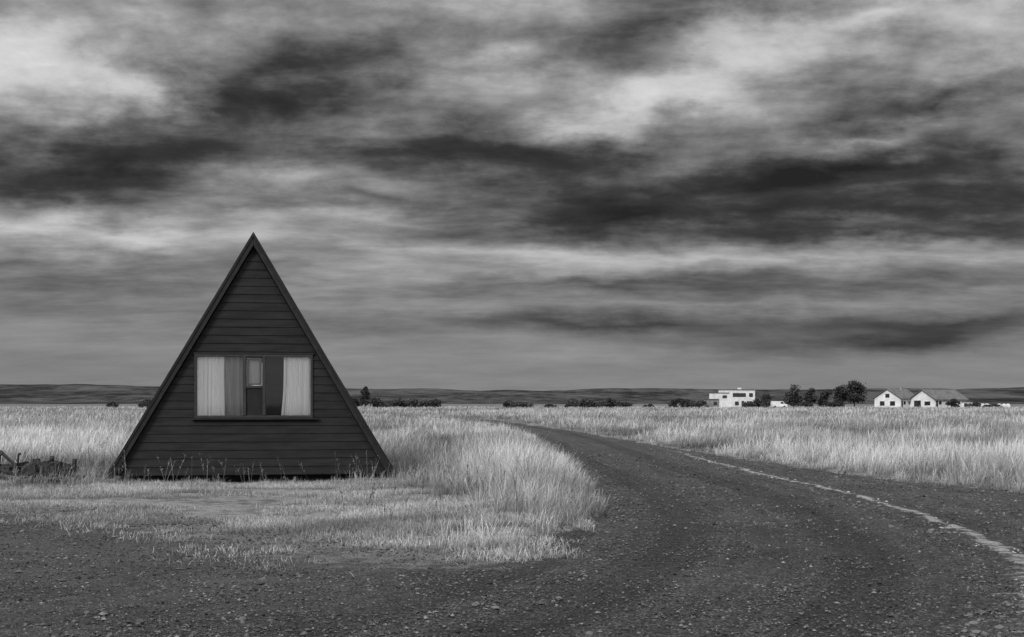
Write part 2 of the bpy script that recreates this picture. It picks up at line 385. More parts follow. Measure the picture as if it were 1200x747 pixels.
def tufts(N,y0,y1,nb,seg,wk,spread,name,label):
    y=np.exp(rng.uniform(math.log(y0),math.log(y1),N));x=rng.uniform(-1,1,N)*(.45*y+2)
    sd,syd,tall,yard=zones(x,y)
    pn=fbm(x/2.2,y/3.,61,4);pn2=fbm(x/12.,y/9.,63,3);pn3=vn(x/.5,y/.5,65)
    k=tall|(yard&(sd<-.02)&(syd<1.6)&(rng.random(N)<.22*(1-syd/1.6)))
    k&=(rng.random(N)<np.clip(.2+1.9*(pn-.25),.1,1)*np.where(y<34,np.clip(.3+pn3,0,1),1))
    x,y,pn,pn2,pn3,sd,syd=x[k],y[k],pn[k],pn2[k],pn3[k],sd[k],syd[k];n=len(x)
    edge=ss(0,1.4,-sd)*ss(-.6,1.8,-syd)
    TH=(.14+.52*pn+.24*rng.random(n))*(.38+.62*edge)
    TH*=np.where((x<1.6)&(x>-3.5)&(y<32),1.0+.4*pn3,1)
    TH*=1-.45*np.exp(-(((x+9.9)/1.5)**2+((y-24.9)/1.3)**2))
    bright=np.clip(.74+2.0*(pn-.5)+1.5*(pn2-.5)+.2*rng.normal(size=n),.18,1.4)
    hol=np.exp(-(((x+1.9)/1.2)**2+((y-27)/6)**2));bright*=1-.5*hol;TH*=1-.35*hol
    I=np.repeat(np.arange(n),nb);m=len(I)
    a=rng.uniform(0,6.283,m);rr=spread*np.sqrt(rng.random(m))*(1+y[I]/60)
    bx=x[I]+np.cos(a)*rr;by=y[I]+np.sin(a)*rr
    cm=~cabmask(bx,by);I=I[cm];a=a[cm];bx=bx[cm];by=by[cm];m=len(I)
    az=a+rng.normal(0,.7,m)
    lx=np.cos(az)*.8+.45;ly=np.sin(az)*.8;az=np.arctan2(ly,lx)
    H=TH[I]*rng.uniform(.4,1.3,m);W=np.maximum(wk*rng.uniform(.6,1.4,m),.00020*y[I]*rng.uniform(.7,1.4,m))
    lean=np.abs(rng.normal(.12,.2,m));curl=np.abs(rng.normal(.35,.4,m))
    s=np.clip(bright[I]*rng.uniform(.5,1.5,m),.12,1.6)
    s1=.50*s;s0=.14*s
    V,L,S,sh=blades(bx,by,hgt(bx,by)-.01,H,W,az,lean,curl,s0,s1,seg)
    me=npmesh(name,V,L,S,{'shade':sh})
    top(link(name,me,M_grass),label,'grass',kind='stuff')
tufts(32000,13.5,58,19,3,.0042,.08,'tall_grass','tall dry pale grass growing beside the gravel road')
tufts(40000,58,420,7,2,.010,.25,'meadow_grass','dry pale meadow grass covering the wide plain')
# short grass in yard, thinning onto the gravel
N=130000
y=rng.uniform(11,27.5,N);x=rng.uniform(-14,2,N)
sd0=sdpoly(x,y,ROAD)
sd,syd,tall,yard=zones(x,y)
pn=fbm(x/1.4,y/1.0,91,4)
front=np.exp(-((y-25.3)/.9)**2)
onroad=(sd0>=0)&(sd0<2.6)&(x<1.0)
p=ss(.36,.60,pn+.30*front)
p=np.where(sd0>0,ss(.44,.66,pn)*(1-ss(0,2.4,sd0)),p)
k=(yard|onroad)&~cabmask(x,y)&(rng.random(N)<p)
x,y,pn,front,sd0=x[k],y[k],pn[k],front[k],sd0[k];n=len(x);nb=6
I=np.repeat(np.arange(n),nb);m=len(I);a=rng.uniform(0,6.28,m);rr=.05*np.sqrt(rng.random(m))
bx=x[I]+np.cos(a)*rr;by=y[I]+np.sin(a)*rr
cm=~cabmask(bx,by);I=I[cm];a=a[cm];bx=bx[cm];by=by[cm];m=len(I)
H=(.02+.08*pn[I]+.12*front[I]*vn(bx/.5,by/.5,5)**2)*rng.uniform(.4,1.9,m)
s=rng.uniform(.35,1.3,m)*(.45+.95*vn(bx/1.1,by/.7,15))
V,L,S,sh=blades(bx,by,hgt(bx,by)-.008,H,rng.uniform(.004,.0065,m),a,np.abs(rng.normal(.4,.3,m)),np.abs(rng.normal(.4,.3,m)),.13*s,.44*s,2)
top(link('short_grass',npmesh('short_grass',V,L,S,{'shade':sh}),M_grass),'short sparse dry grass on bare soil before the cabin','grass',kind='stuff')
# weed stalks
parts=[];pos=[]
for _ in range(300):
    yy=random.uniform(16,34);xx=random.uniform(-.42,.42)*yy
    pos.append((xx,yy))
for _ in range(48): pos.append((random.uniform(-8.2,-2.6),random.uniform(25.0,26.2)))
for _ in range(60): pos.append((random.uniform(-2.6,.4),random.uniform(19,25)))
pos=np.array(pos);sd,syd,tall,yard=zones(pos[:,0],pos[:,1])
ok=(sd<-.2)&~cabmask(pos[:,0],pos[:,1])&((syd<.2)|(pos[:,1]>25)|((pos[:,0]>-2.6)&(rng.random(len(pos))<.5)));pos=pos[ok];n=len(pos)
H=rng.uniform(.2,.75,n);az=rng.uniform(0,6.28,n);ln=np.abs(rng.normal(.15,.2,n))
z0=hgt(pos[:,0],pos[:,1]);tone=rng.uniform(.5,1.5,n)
parts.append(blades(pos[:,0],pos[:,1],z0,H,np.full(n,.008),az,ln,np.full(n,.1),.12*tone,.2*tone,3))
for q in range(12):
    t=rng.uniform(.5,1,n);th=ln+.1*t
    bx=pos[:,0]+np.cos(az)*H*t*np.sin(th);by=pos[:,1]+np.sin(az)*H*t*np.sin(th)
    parts.append(blades(bx,by,z0+H*t*np.cos(th),rng.uniform(.02,.09,n),np.full(n,.010),rng.uniform(0,6.28,n),rng.uniform(.2,1,n),np.full(n,.2),.08*tone,rng.uniform(.1,.35,n)*tone,2))
off=0;VV=[];LL=[];SS=[];HH=[]
for V,L,S,sh in parts: VV.append(V);LL.append(L+off);SS.append(S);HH.append(sh);off+=len(V)
top(link('weed_stalks',npmesh('weed_stalks',np.concatenate(VV),np.concatenate(LL),np.concatenate(SS),{'shade':np.concatenate(HH)}),M_grass),'dry thin weed stalks with seed heads among the grass','weeds',kind='stuff')
# ---------------- hills
xs=axis([(-3500,3500,18)]);ys=axis([(1100,3600,50)])
X,Y,Q=grid(xs,ys)
pr=np.interp(X/Y*F+600,[-400,0,90,170,300,420,520,560,640,700,850,1000,1200,1600],[450,449,450.5,453,454,455,454.6,456.5,457,455.5,456,454.5,453.5,451])
ridge=(HOR-pr)/F*2600
prog=ss(1200,2600,Y)
Z=ridge*prog*.96+9*(fbm(X/260,Y/200,3,4)-.5)*ss(1150,1500,Y)+7*(fbm(X/90,Y/90,8,3)-.5)*prog-1.0*(1-ss(1100,1250,Y))-.3
Z*=1-.3*ss(2700,3600,Y)
mh,t,b=newmat('moorland',.95,.05);co=objco(t)
n=t.noise(t.mapping(co,sc=(.008,.003,.02)),1.,7,.7);n2=t.noise(t.mapping(co,sc=(.05,.02,.1)),1.,4,.7)
t.put(b.inputs['Base Color'],t.mr(t.m('ADD',t.m('MULTIPLY',n,.6),t.m('MULTIPLY',n2,.4)),.40,.62,.008,.065))
top(link('hills',npmesh('hills',np.stack([X,Y,Z],1),Q.ravel(),np.full(len(Q),4),None,True),mh),'low dark moorland ridge along the horizon',kind='structure')
# ---------------- cabin
W=2.95;HA=5.03;Z0=.06
cab=bpy.data.objects.new('a_frame_cabin',None);scene.collection.objects.link(cab)
cab.location=(CAB[0],CAB[1],Z0);cab.rotation_euler=(0,0,CROT)
top(cab,'dark wooden A-frame cabin with one wide curtained window','cabin')
D=6.2
WX0,WX1,WZ0,WZ1=-1.21,1.23,1.19,2.52
Wi=W-.16;Hi=HA-.26
def half(z): return Wi*(1-z/Hi)
mb=MB()
bh=.172;k=0
while k*bh<Hi-.03:
    z0=k*bh;z1=min(z0+bh,Hi-.01)
    cuts=sorted({z0,z1}|{c for c in (WZ0,WZ1) if z0<c<z1})
    for a,b2 in zip(cuts[:-1],cuts[1:]):
        def yf(z): return -.030+.014*(z-z0)/bh
        inside=(a>=WZ0-1e-6 and b2<=WZ1+1e-6)
        spans=[(-1,1)] if not inside else [(-1,0),(0,1)]
        for s0,s1 in spans:
            if inside:
                if s0==-1: xa0,xa1,xb0,xb1=-half(a),WX0,-half(b2),WX0
                else: xa0,xa1,xb0,xb1=WX1,half(a),WX1,half(b2)
            else: xa0,xa1,xb0,xb1=-half(a),half(a),-half(b2),half(b2)
            mb.hexa([(xa0,yf(a),a),(xa1,yf(a),a),(xa1,.03,a),(xa0,.03,a),(xb0,yf(b2),b2),(xb1,yf(b2),b2),(xb1,.03,b2),(xb0,.03,b2)])
    k+=1
mb.obj('wall',M_siding,cab)
mb=MB();mb.add([(-Wi,D,0),(Wi,D,0),(0,D,Hi),(-Wi,D-.05,0),(Wi,D-.05,0),(0,D-.05,Hi)],[(0,2,1),(3,4,5),(0,1,4,3),(1,2,5,4),(2,0,3,5)])
mb.obj('back_wall',M_siding,cab)
mb=MB();mb.box(-Wi+.05,Wi-.05,.06,D-.08,-.02,.05);mb.obj('floor',M_inside,cab)
L=math.hypot(W,HA);nx,nz=HA/L,W/L
for s in (-1,1):
    mb=MB();th=.10
    a=Vector((s*W,0,-.0));c=Vector((0,0,HA));nn=Vector((s*nx,0,nz))
    ai=Vector((s*(W-th/nx),0,0))
    ci=Vector((0,0,HA-th/nz))
    y0,y1=-.10,D+.12
    vs=[(a.x,y0,a.z),(a.x,y1,a.z),(c.x,y1,c.z),(c.x,y0,c.z),(ai.x,y0,ai.z),(ai.x,y1,ai.z),(ci.x,y1,ci.z),(ci.x,y0,ci.z)]
    mb.add(vs,[(0,1,2,3),(4,7,6,5),(0,4,5,1),(0,3,7,4),(1,5,6,2)])
    yy=.25
    while yy<D:
        p0=a+nn*.012+Vector((0,yy,.05));p1=c+nn*.012+Vector((0,yy,-.03))
        mb.beam(p0,p1,.03,.03);yy+=.6
    mb.obj('roof',M_roof,cab)
for s in (-1,1):
    mb=MB();bw=.135
    ox,oz=W+.035,-.06
    ap=HA+.03
    ix=ox-bw/nx; ip=ap-bw/nz
    def q(x,z,y): return (s*x,y,z)
    y0,y1=-.145,-.103
    vs=[q(ix,oz,y0),q(ox,oz,y0),q(ox,oz,y1),q(ix,oz,y1),q(0.0015,ip,y0),q(0.0015,ap,y0),q(0.0015,ap,y1),q(0.0015,ip,y1)]
    mb.hexa(vs);mb.obj('barge_board',M_barge,cab,bevel=.006)
    mb=MB();bw2=.04
    vs=[q(ox-bw2/nx,oz+.001,-.165),q(ox+.012,oz+.001,-.165),q(ox+.012,oz+.001,-.1465),q(ox-bw2/nx,oz+.001,-.1465),q(.0015,ap-bw2/nz,-.165),q(.0015,ap+.02,-.165),q(.0015,ap+.02,-.1465),q(.0015,ap-bw2/nz,-.1465)]
    mb.hexa(vs);mb.obj('roof_edge_trim',M_roof,cab)
for yy in (.35,3.0,5.6):
    mb=MB();mb.box(-W+.45,W-.3,yy,yy+.14,-.16,-.025);mb.obj('skid_beam',M_under,cab)
for x in (-2.3,-.9,.6,2.3):
    mb=MB();w=.3 if x<2 else .75
    mb.box(x-w/2,x+w/2,-.12,.24,-.34,-.165 if x<2 else -.10);mb.obj('foundation_block',M_block,cab,bevel=.01)
win=bpy.data.objects.new('window',None);scene.collection.objects.link(win);win.parent=cab
mb=MB();fw=.05;y0,y1=-.06,.06
mb.box(WX0,WX1,y0,y1,WZ1-fw,WZ1);mb.box(WX0,WX1,y0,y1,WZ0,WZ0+fw)
mb.box(WX0,WX0+fw,y0,y1,WZ0+fw,WZ1-fw);mb.box(WX1-fw,WX1,y0,y1,WZ0+fw,WZ1-fw)
cx0,cx1=-.185,.215
for x in (cx0,cx1): mb.box(x-.03,x+.03,y0-.012,y1,WZ0+fw,WZ1-fw)
tz=WZ1-.66
mb.box(cx0+.03,cx1-.03,y0+.003,y1,tz-.05,tz)
mb.obj('frame',M_frame,win,bevel=.004)
mb=MB();mb.box(cx0+.03,cx1-.03,-.035,.0,WZ0+fw,tz-.05);mb.obj('lower_panel',M_roof,win)
mb=MB();vx0,vx1,vz0,vz1=cx0+.05,cx1-.05,tz+.02,WZ1-fw-.02;f2=.035
mb.box(vx0,vx1,-.075,-.03,vz0,vz0+f2);mb.box(vx0,vx1,-.075,-.03,vz1-f2,vz1);mb.box(vx0,vx0+f2,-.075,-.03,vz0+f2,vz1-f2);mb.box(vx1-f2,vx1,-.075,-.03,vz0+f2,vz1-f2)
vs_=mb.obj('vent_sash',M_pale,win,bevel=.003);vs_['label']='small grey framed opening vent pane'
mb=MB();mb.box(WX0-.05,WX1+.12,-.10,-.035,WZ0-.035,WZ0-.002);mb.obj('sill',M_barge,win)
mb=MB();mb.box(WX0-.02,WX1+.02,-.065,-.03,WZ1+.002,WZ1+.04);mb.obj('head_trim',M_barge,win)
def pane(x0,x1,z0,z1):
    mb=MB();mb.add([(x0,-.012,z0),(x1,-.012,z0),(x1,-.012,z1),(x0,-.012,z1)],[(0,1,2,3)]);mb.obj('glass_pane',M_glass,win)
pane(WX0+fw,cx0-.03,WZ0+fw,WZ1-fw);pane(cx1+.03,WX1-fw,WZ0+fw,WZ1-fw);pane(vx0+f2,vx1-f2,vz0+f2,vz1-f2)
def curtain(x0,x1,mat,name,amp,fr,flare=0,yy=.06,z0=WZ0-.1,z1=WZ1,seed=0):
    nu,nv=160,16;vs=[];fs=[]
    for j in range(nv+1):
        v=j/nv
        for i in range(nu+1):
            u=i/nu;x=x0+(x1-x0)*u+flare*(1-v)**2*(u if flare>0 else 1-u)*abs(x1-x0)
            ph=u*fr*6.283+math.sin(u*9+seed)*1.6+.6*math.sin(v*3+u*5+seed)
            am=amp*(.6+.4*math.sin(u*13+seed*2+v))*(.55+.45*(1-v))
            vs.append((x+.010*math.cos(ph)+.006*math.sin(v*5+u*20),yy+am*math.sin(ph)+.3*am*math.sin(2.3*ph),z0+(z1-z0)*v))
    for j in range(nv):
        for i in range(nu):
            a=j*(nu+1)+i;fs.append((a,a+1,a+nu+2,a+nu+1))
    me=bpy.data.meshes.new(name);me.from_pydata(vs,[],fs);me.polygons.foreach_set('use_smooth',[True]*len(fs));me.update()
    return link(name,me,mat,win)
curtain(WX0+.02,-.61,M_curt,'curtain',.042,6,seed=1)
c=curtain(-.62,-.17,M_sheer,'curtain',.014,5,yy=.12,seed=2);c['label']='thin translucent curtain half drawn'
curtain(.62,WX1-.02,M_curt,'curtain',.042,7,-.14,seed=3)
curtain(vx0-.02,vx1+.02,M_ventc,'curtain',.006,2,yy=.02,z0=vz0-.05,z1=vz1,seed=4)
# ---------------- farm implement scrap
IX,IY=-10.15,25.6
imp=bpy.data.objects.new('farm_implement',None);scene.collection.objects.link(imp)
imp.location=(IX,IY,float(hgt(np.array([IX]),np.array([IY]))[0])-.06);imp.rotation_euler=(0,0,.15)
top(imp,'rusty tangled remains of an old tined farm implement in grass','farm machinery')
random.seed(4)
mb=MB()
for yy in (0,.5,1.0): mb.beam((-1.3,yy,.34),(.95,yy,.32),.09,.09)
for xx in (-1.2,-.5,.2,.85): mb.beam((xx,-.05,.395),(xx,1.05,.395),.07,.06)
mb.beam((.85,.5,.36),(1.4,.35,.12),.06,.06);mb.beam((.85,.0,.36),(1.4,.3,.12),.05,.05)
mb.beam((-.5,0,.4),(-.2,.3,.66),.05,.05);mb.beam((.2,0,.4),(-.15,.3,.66),.05,.05)
mb.beam((-1.25,-.1,.12),(1.0,-.14,.10),.10,.09)
for i in range(30):
    x=random.uniform(-1.25,.9);yy=random.uniform(-.35,.4);z=random.uniform(.02,.42)
    l=random.uniform(.18,.5)*random.choice((-1,1));t_=random.uniform(-.12,.22)
    mb.beam((x,yy,z),(x+l,yy+random.uniform(-.2,.2),max(.02,z+t_)),random.uniform(.05,.14),random.uniform(.04,.10))
for i in range(7):
    x=random.uniform(-1.2,.8);yy=random.uniform(-.3,.2)
    mb.box(x-.09,x+.09,yy-.08,yy+.08,.02,random.uniform(.25,.5))
mb.obj('frame',M_rust,imp)
for i in range(13):
    for r_ in range(3):
        x=-1.2+i*.17+r_*.06;yy=r_*.5;j=random.uniform(-.14,.14)
        mb=MB();mb.path([(x,yy,.34),(x+j,yy-.12,.36),(x+j,yy-.2,.19),(x+j*1.5,yy-.12,.07),(x+j*2,yy+.03,-.02)],.024,.014,5);mb.obj('tine',M_rust,imp)
for x in (-1.0,-.62,-.1,.25,.8):
    h=.50+.22*random.random();q=random.uniform(-.12,.12)
    mb=MB();mb.path([(x,.05,.36),(x+q*.3,.0,.36+(h-.36)*.5),(x+q,-.05,h)],.022,.014,6);mb.tube((x+q,-.05,h),(x+q*1.3+.04,-.06,h+.03),.03,.02);mb.obj('lever',M_rust,imp)
for x,yy,R in ((-.75,-.1,.24),(.45,.1,.22)):
    wh=bpy.data.objects.new('wheel',None);scene.collection.objects.link(wh);wh.parent=imp;wh.location=(x,yy,R);wh.rotation_euler=(.35,.08,1.0)
    mb=MB();n=22
    for k in range(n):
        a0,a1=k*2*math.pi/n,(k+1)*2*math.pi/n
        mb.beam((R*math.cos(a0),0,R*math.sin(a0)),(R*math.cos(a1),0,R*math.sin(a1)),.07,.022)
    mb.obj('rim',M_rust,wh)
    mb=MB()
    for k in range(8):
        a0=k*math.pi/4;mb.tube((.02*math.cos(a0),0,.02*math.sin(a0)),(R*math.cos(a0),0,R*math.sin(a0)),.014)
    mb.tube((0,-.06,0),(0,.06,0),.06);mb.obj('spoke',M_rust,wh)
box=bpy.data.objects.new('scrap_crate',None);scene.collection.objects.link(box);box.location=(-9.4,26.3,-.12);box.rotation_euler=(.1,.18,-.4)
top(box,'broken weathered timber crate beside the rusty implement','crate')
mb=MB()
for x in (-.3,.3):
    for yy in (-.2,.2): mb.box(x-.03,x+.03,yy-.03,yy+.03,-.02,.52+.06*(x>0))
for z in (.06,.19,.32):
    mb.box(-.36,.36,-.255,-.232,z,z+.10);mb.box(-.36,.36,.232,.255,z+.01,z+.11);mb.box(-.358,-.335,-.23,.23,z,z+.10);mb.box(.335,.358,-.23,.23,z,z+.10)
mb.beam((-.36,-.27,.48),(.3,-.27,.42),.02,.08)
mb.obj('slatted_body',M_rust,box)
for i,(x,yy,l,r_) in enumerate([(-8.95,25.6,.8,.2),(-9.3,25.5,.7,-.3),(-10.6,24.9,.8,.5),(-9.8,25.0,.9,-.15)]):
    mb=MB();mb.box(-l/2,l/2,-.06,.06,0,.05);mb.box(-l/2+.06,-l/2+.14,-.09,.09,.051,.09);mb.box(l/2-.2,l/2-.12,-.09,.09,.051,.09)
    o=mb.obj('scrap_board',M_block,None,(x,yy,.0+.03*i),(0,-.16+.1*i,r_),.006);top(o,'weathered loose board lying in the grass by the implement','board','loose boards by the implement')
# ---------------- vegetation
def leafcloud(clumps,n,size,seed,lo=.015,hi=.07):
    r=np.random.default_rng(seed)
    w=np.array([c[3]*c[4]*c[5] for c in clumps])**.7;w/=w.sum()
    I=r.choice(len(clumps),n,p=w);C=np.array(clumps)
    d=r.normal(size=(n,3));d/=np.linalg.norm(d,axis=1)[:,None]
    rad=r.random(n)**.45
    p=C[I,:3]+d*rad[:,None]*C[I,3:6]*(1+.18*r.normal(size=(n,1)))
    u=r.normal(size=(n,3));u/=np.linalg.norm(u,axis=1)[:,None]
    v=np.cross(u,r.normal(size=(n,3)));v/=np.linalg.norm(v,axis=1)[:,None]
    s=size*r.uniform(.5,1.3,(n,1))
    V=np.stack([p-u*s,p+v*s*.6,p+u*s,p-v*s*.6],1).reshape(-1,3)
    V[:,2]=np.maximum(V[:,2],0)
    cl=r.uniform(.6,1.3,len(clumps))
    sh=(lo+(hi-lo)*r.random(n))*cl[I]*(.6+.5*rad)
    return V,np.arange(4*n),np.full(n,4),{'shade':np.repeat(sh,4)}
def clumpset(w,h,z0,n,seed):
    r=random.Random(seed);out=[]
    for i in range(n):
        zf=r.random();ww=w/2*(1-.65*abs(zf-.35)**1.3)*.8
        a=r.uniform(0,6.28);q=r.random()**.5
        cr=r.uniform(.16,.28)*min(w,h*1.2)
        out.append((math.cos(a)*q*(ww-cr*.3),math.sin(a)*q*(ww-cr*.3),z0+(h-z0)*(.12+.76*zf),cr,cr,cr*r.uniform(.6,.9)))
    return out
def tree(px,base_y,wp,hp,label,seed,group=None):
    X=(px-600)/F*base_y;k=base_y/F;w,h=wp*k,hp*k
    e=bpy.data.objects.new('tree',None);scene.collection.objects.link(e);e.location=(X,base_y,0)
    top(e,label,'tree',group)
    r=random.Random(seed)
    mb=MB();mb.path([(0,0,-.2),(.01*w,0,h*.3),(0,.05,h*.62),(.05,0,h*.88)],.03*h,.008*h,7)
    for i in range(6):
        a=r.uniform(0,6.28);z=h*r.uniform(.2,.55);q=w*r.uniform(.2,.36)
        mb.path([(0,0,z),(math.cos(a)*q*.5,math.sin(a)*q*.5,z+h*.1),(math.cos(a)*q,math.sin(a)*q,z+h*.25)],.012*h,.004*h,5)
    mb.obj('trunk',M_bark,e)
    me=npmesh('crown',*leafcloud(clumpset(w,h,h*.10,17,seed),3200,.035*h+.05,seed))
    link('crown',me,M_leaf,e)
def bush(px,base_y,wp,hp,label,seed,group=None):
    X=(px-600)/F*base_y;k=base_y/F;w,h=wp*k,hp*k
    r=random.Random(seed);cl=[]
    for i in range(max(6,int(w/h*6))):
        x=r.uniform(-.5,.5)*w*.85;rr=h*r.uniform(.18,.42)
        cl.append((x,r.uniform(-.3,.3)*min(w,4),h*r.uniform(.1,.70)*(1-.4*abs(x*2/w)**2),rr*1.3,rr*1.2,rr*.9))
    me=npmesh('bush',*leafcloud(cl,1800,.09*h+.04,seed))
    o=link('bush',me,M_leaf,None,(X,base_y,0));top(o,label,'bush',group)
G1='bushes along the far edge of the plain';G2='trees sheltering the farm buildings'
tree(428,360,13,26,'small slender dark tree beside low bushes on the plain',1)
for i,(px,wp,hp) in enumerate([(416,14,12),(447,20,13),(465,18,11),(481,10,15),(505,34,11),(612,34,7),(645,14,5),(672,16,10),(690,20,12),(712,28,12),(733,16,8),(796,24,12),(818,26,10),(886,26,12),(131,12,8),(174,16,11),(598,14,9),(760,12,6)]):
    bush(px,365+7*(i%4),wp,hp,'dark low rounded bush on the distant plain',20+i,G1)
for i,(px,wp,hp,lab) in enumerate([(930,24,27,'dark leafy tree with rounded crown near the farm'),(950,17,23,'dark leafy tree with narrow crown near the farm'),(967,20,19,'low dark leafy tree near the farm'),(986,24,25,'dark leafy tree in a dense clump by the farm'),(1001,32,30,'tallest broad dark tree beside the white farmhouse'),(898,16,16,'small dark tree beside the white flat-roofed house')]):
    tree(px,400+6*(i%3),wp,hp,lab,60+i,G2)
for i,(px,wp,hp) in enumerate([(1116,14,12),(975,30,8),(940,24,7),(1140,16,7),(1165,26,5)]):
    bush(px,392,wp,hp,'dark low rounded bush beside the farm buildings',90+i,'bushes around the farm buildings')
# ---------------- buildings
def house_flat():
    Yb=395;k=Yb/F;e=bpy.data.objects.new('white_house',None);scene.collection.objects.link(e)
    e.location=((867-600)*k,Yb,0);e.rotation_euler=(0,0,.42);top(e,'white flat-roofed stepped two-storey house with dark windows','house')
    mb=MB();mb.box(-3.2,5.6,0,7,0,5.5);mb.box(-6.6,-3.201,.8,7,0,4.5);mb.obj('wall',M_white,e)
    mb=MB();mb.box(-9.2,-6.61,1.4,6,0,2.5);o=mb.obj('annexe',M_greywall,e);o['label']='low grey single-storey annexe'
    mb=MB();mb.box(-3.4,5.8,-.2,7.2,5.51,5.68);mb.box(-6.8,-3.41,.6,7.2,4.51,4.66);mb.box(-9.4,-6.81,1.2,6.2,2.51,2.7);mb.obj('roof',M_greyroof,e)
    for (a,b,c,d,yy) in [(-2.6,2.2,3.3,4.5,0),(3.4,4.8,3.3,4.5,0),(-1.8,-.4,.7,1.9,0),(2.6,4.6,.5,2.0,0),(-5.8,-4.2,2.9,3.8,.8),(-8.6,-7.4,.8,1.8,1.4)]:
        mb=MB();mb.box(a,b,yy-.04,yy-.005,c,d);mb.obj('window',M_dark,e)
    for y in (1.5,4.5):
        mb=MB();mb.box(5.605,5.64,y,y+1.2,3.2,4.4);mb.obj('window',M_dark,e)
    mb=MB();mb.box(.6,1.5,-.05,-.006,.0,2.1);mb.obj('door',M_darkroof,e)
    mb=MB();mb.box(2.4,3.2,4,4.8,5.69,6.2);mb.obj('chimney',M_white,e)
house_flat()
def farmhouse(px,rot,Lb,wb,hw,hr,label,Yb,wins,nside,chim):
    k=Yb/F;e=bpy.data.objects.new('farmhouse',None);scene.collection.objects.link(e)
    e.location=((px-600)*k,Yb,0);e.rotation_euler=(0,0,rot);top(e,label,'farmhouse')
    h=wb/2
    mb=MB();vs=[(-h,0,0),(h,0,0),(h,0,hw),(0,0,hr),(-h,0,hw)];vs+=[(x,Lb,z) for x,y,z in vs]
    mb.add(vs,[(0,1,2,3,4),(9,8,7,6,5),(0,5,6,1),(1,6,7,2),(0,4,9,5)]);mb.obj('wall',M_white,e)
    for s in (-1,1):
        mb=MB();ov=.5;sl=(hr-hw)/h
        a=(s*(h+ov),hw-ov*sl+.05);c=(s*.001,hr+.05)
        mb.hexa([(a[0],-ov,a[1]),(a[0],Lb+ov,a[1]),(c[0],Lb+ov,c[1]),(c[0],-ov,c[1]),(a[0],-ov,a[1]+.22),(a[0],Lb+ov,a[1]+.22),(c[0],Lb+ov,c[1]+.22),(c[0],-ov,c[1]+.22)]);mb.obj('roof',M_greyroof,e)
    for (a,b,c,d) in wins:
        mb=MB();mb.box(a,b,-.05,-.006,c,d);mb.obj('window',M_dark,e)
    for i in range(nside):
        y=1.8+i*(Lb-3)/(nside-.3)
        mb=MB();mb.box(h+.006,h+.05,y,y+1.2,1.0,2.0);mb.obj('window',M_dark,e)
    mb=MB();mb.box(h+.006,h+.06,.4,1.4,0,2.1);mb.obj('door',M_darkroof,e)
    if chim: mb=MB();mb.box(.5,1.2,Lb*.6,Lb*.6+.7,hr-.8,hr+.8);mb.obj('chimney',M_greywall,e)
farmhouse(1040,-.8,11,9,2.9,5.7,'white gabled farmhouse with grey roof next to trees',400,[(-2.6,-1.0,.6,2.0),(.9,2.6,.6,2.0),(-.7,.7,3.1,4.3)],3,True)
farmhouse(1081,-1.0,15,9.5,2.6,5.4,'white gabled barn-like farmhouse with long grey roof',397,[(-3.2,-.6,.0,2.2),(.8,3.0,.7,1.9)],3,False)
van=bpy.data.objects.new('parked_van',None);scene.collection.objects.link(van);van.location=((908-600)*398/F,392,0);van.rotation_euler=(0,0,.1)
top(van,'small white van parked beside the flat-roofed house','van')
mb=MB();prof=[(-2.3,.35),(2.3,.35),(2.35,1.0),(1.6,1.15),(1.05,1.95),(-2.2,2.0),(-2.35,1.2)]
n=len(prof);mb.add([(x,-.9,z) for x,z in prof]+[(x,.9,z) for x,z in prof],[tuple(range(n)),tuple(range(2*n-1,n-1,-1))]+[(i,n+i,n+(i+1)%n,(i+1)%n) for i in range(n)]);mb.obj('body',M_white,van)
mb=MB();mb.add([(.3,-.91,1.2),(1.4,-.91,1.2),(.98,-.91,1.8),(.3,-.91,1.8)],[(0,1,2,3)]);mb.obj('window',M_dark,van)
for x in (-1.5,1.5):
    for s in (-.92,.72): 
        mb=MB();mb.tube((x,s,.34),(x,s+.2,.34),.34,n=14);mb.obj('wheel',M_dark,van)
shd=bpy.data.objects.new('shed',None);scene.collection.objects.link(shd);shd.location=((1132-600)*400/F,400,0)
top(shd,'small low pale shed beside the farmhouses','shed')
mb=MB();mb.box(-2,2,0,3,0,1.7);mb.obj('wall',M_white,shd);mb=MB();mb.hexa([(-2.2,-.2,1.71),(2.2,-.2,1.71),(2.2,3.2,1.9),(-2.2,3.2,1.9),(-2.2,-.2,1.85),(2.2,-.2,1.85),(2.2,3.2,2.04),(-2.2,3.2,2.04)]);mb.obj('roof',M_darkroof,shd);mb=MB();mb.box(-.6,.5,-.05,-.006,.1,1.4);mb.obj('door',M_dark,shd)
def bale_mesh():
    mb=MB();n=16;R=.62
    rings=[(-.6,.88),(-.56,.97),(-.2,1.0),(.2,1.01),(.56,.97),(.6,.88)]
    vs=[(x,math.cos(k*6.2832/n)*R*s,R+math.sin(k*6.2832/n)*R*s) for x,s in rings for k in range(n)]
    fs=[(r*n+k,r*n+(k+1)%n,(r+1)*n+(k+1)%n,(r+1)*n+k) for r in range(5) for k in range(n)]+[tuple(range(n)),tuple(range(5*n,6*n))]
    mb.add(vs,fs);return mb.mesh('hay_bale')
bm_=bale_mesh();bm_.materials.append(M_white)
for i,px in enumerate([1146,1152,1159,1171,1178,1184,1150]):
    o=bpy.data.objects.new('hay_bale',bm_);scene.collection.objects.link(o);o.location=((px-600)*396/F,396+(i%3),0);o.rotation_euler=(0,0,.3*i)
    top(o,'round hay bale wrapped in white plastic near the farm','hay bale','white wrapped hay bales on the plain')
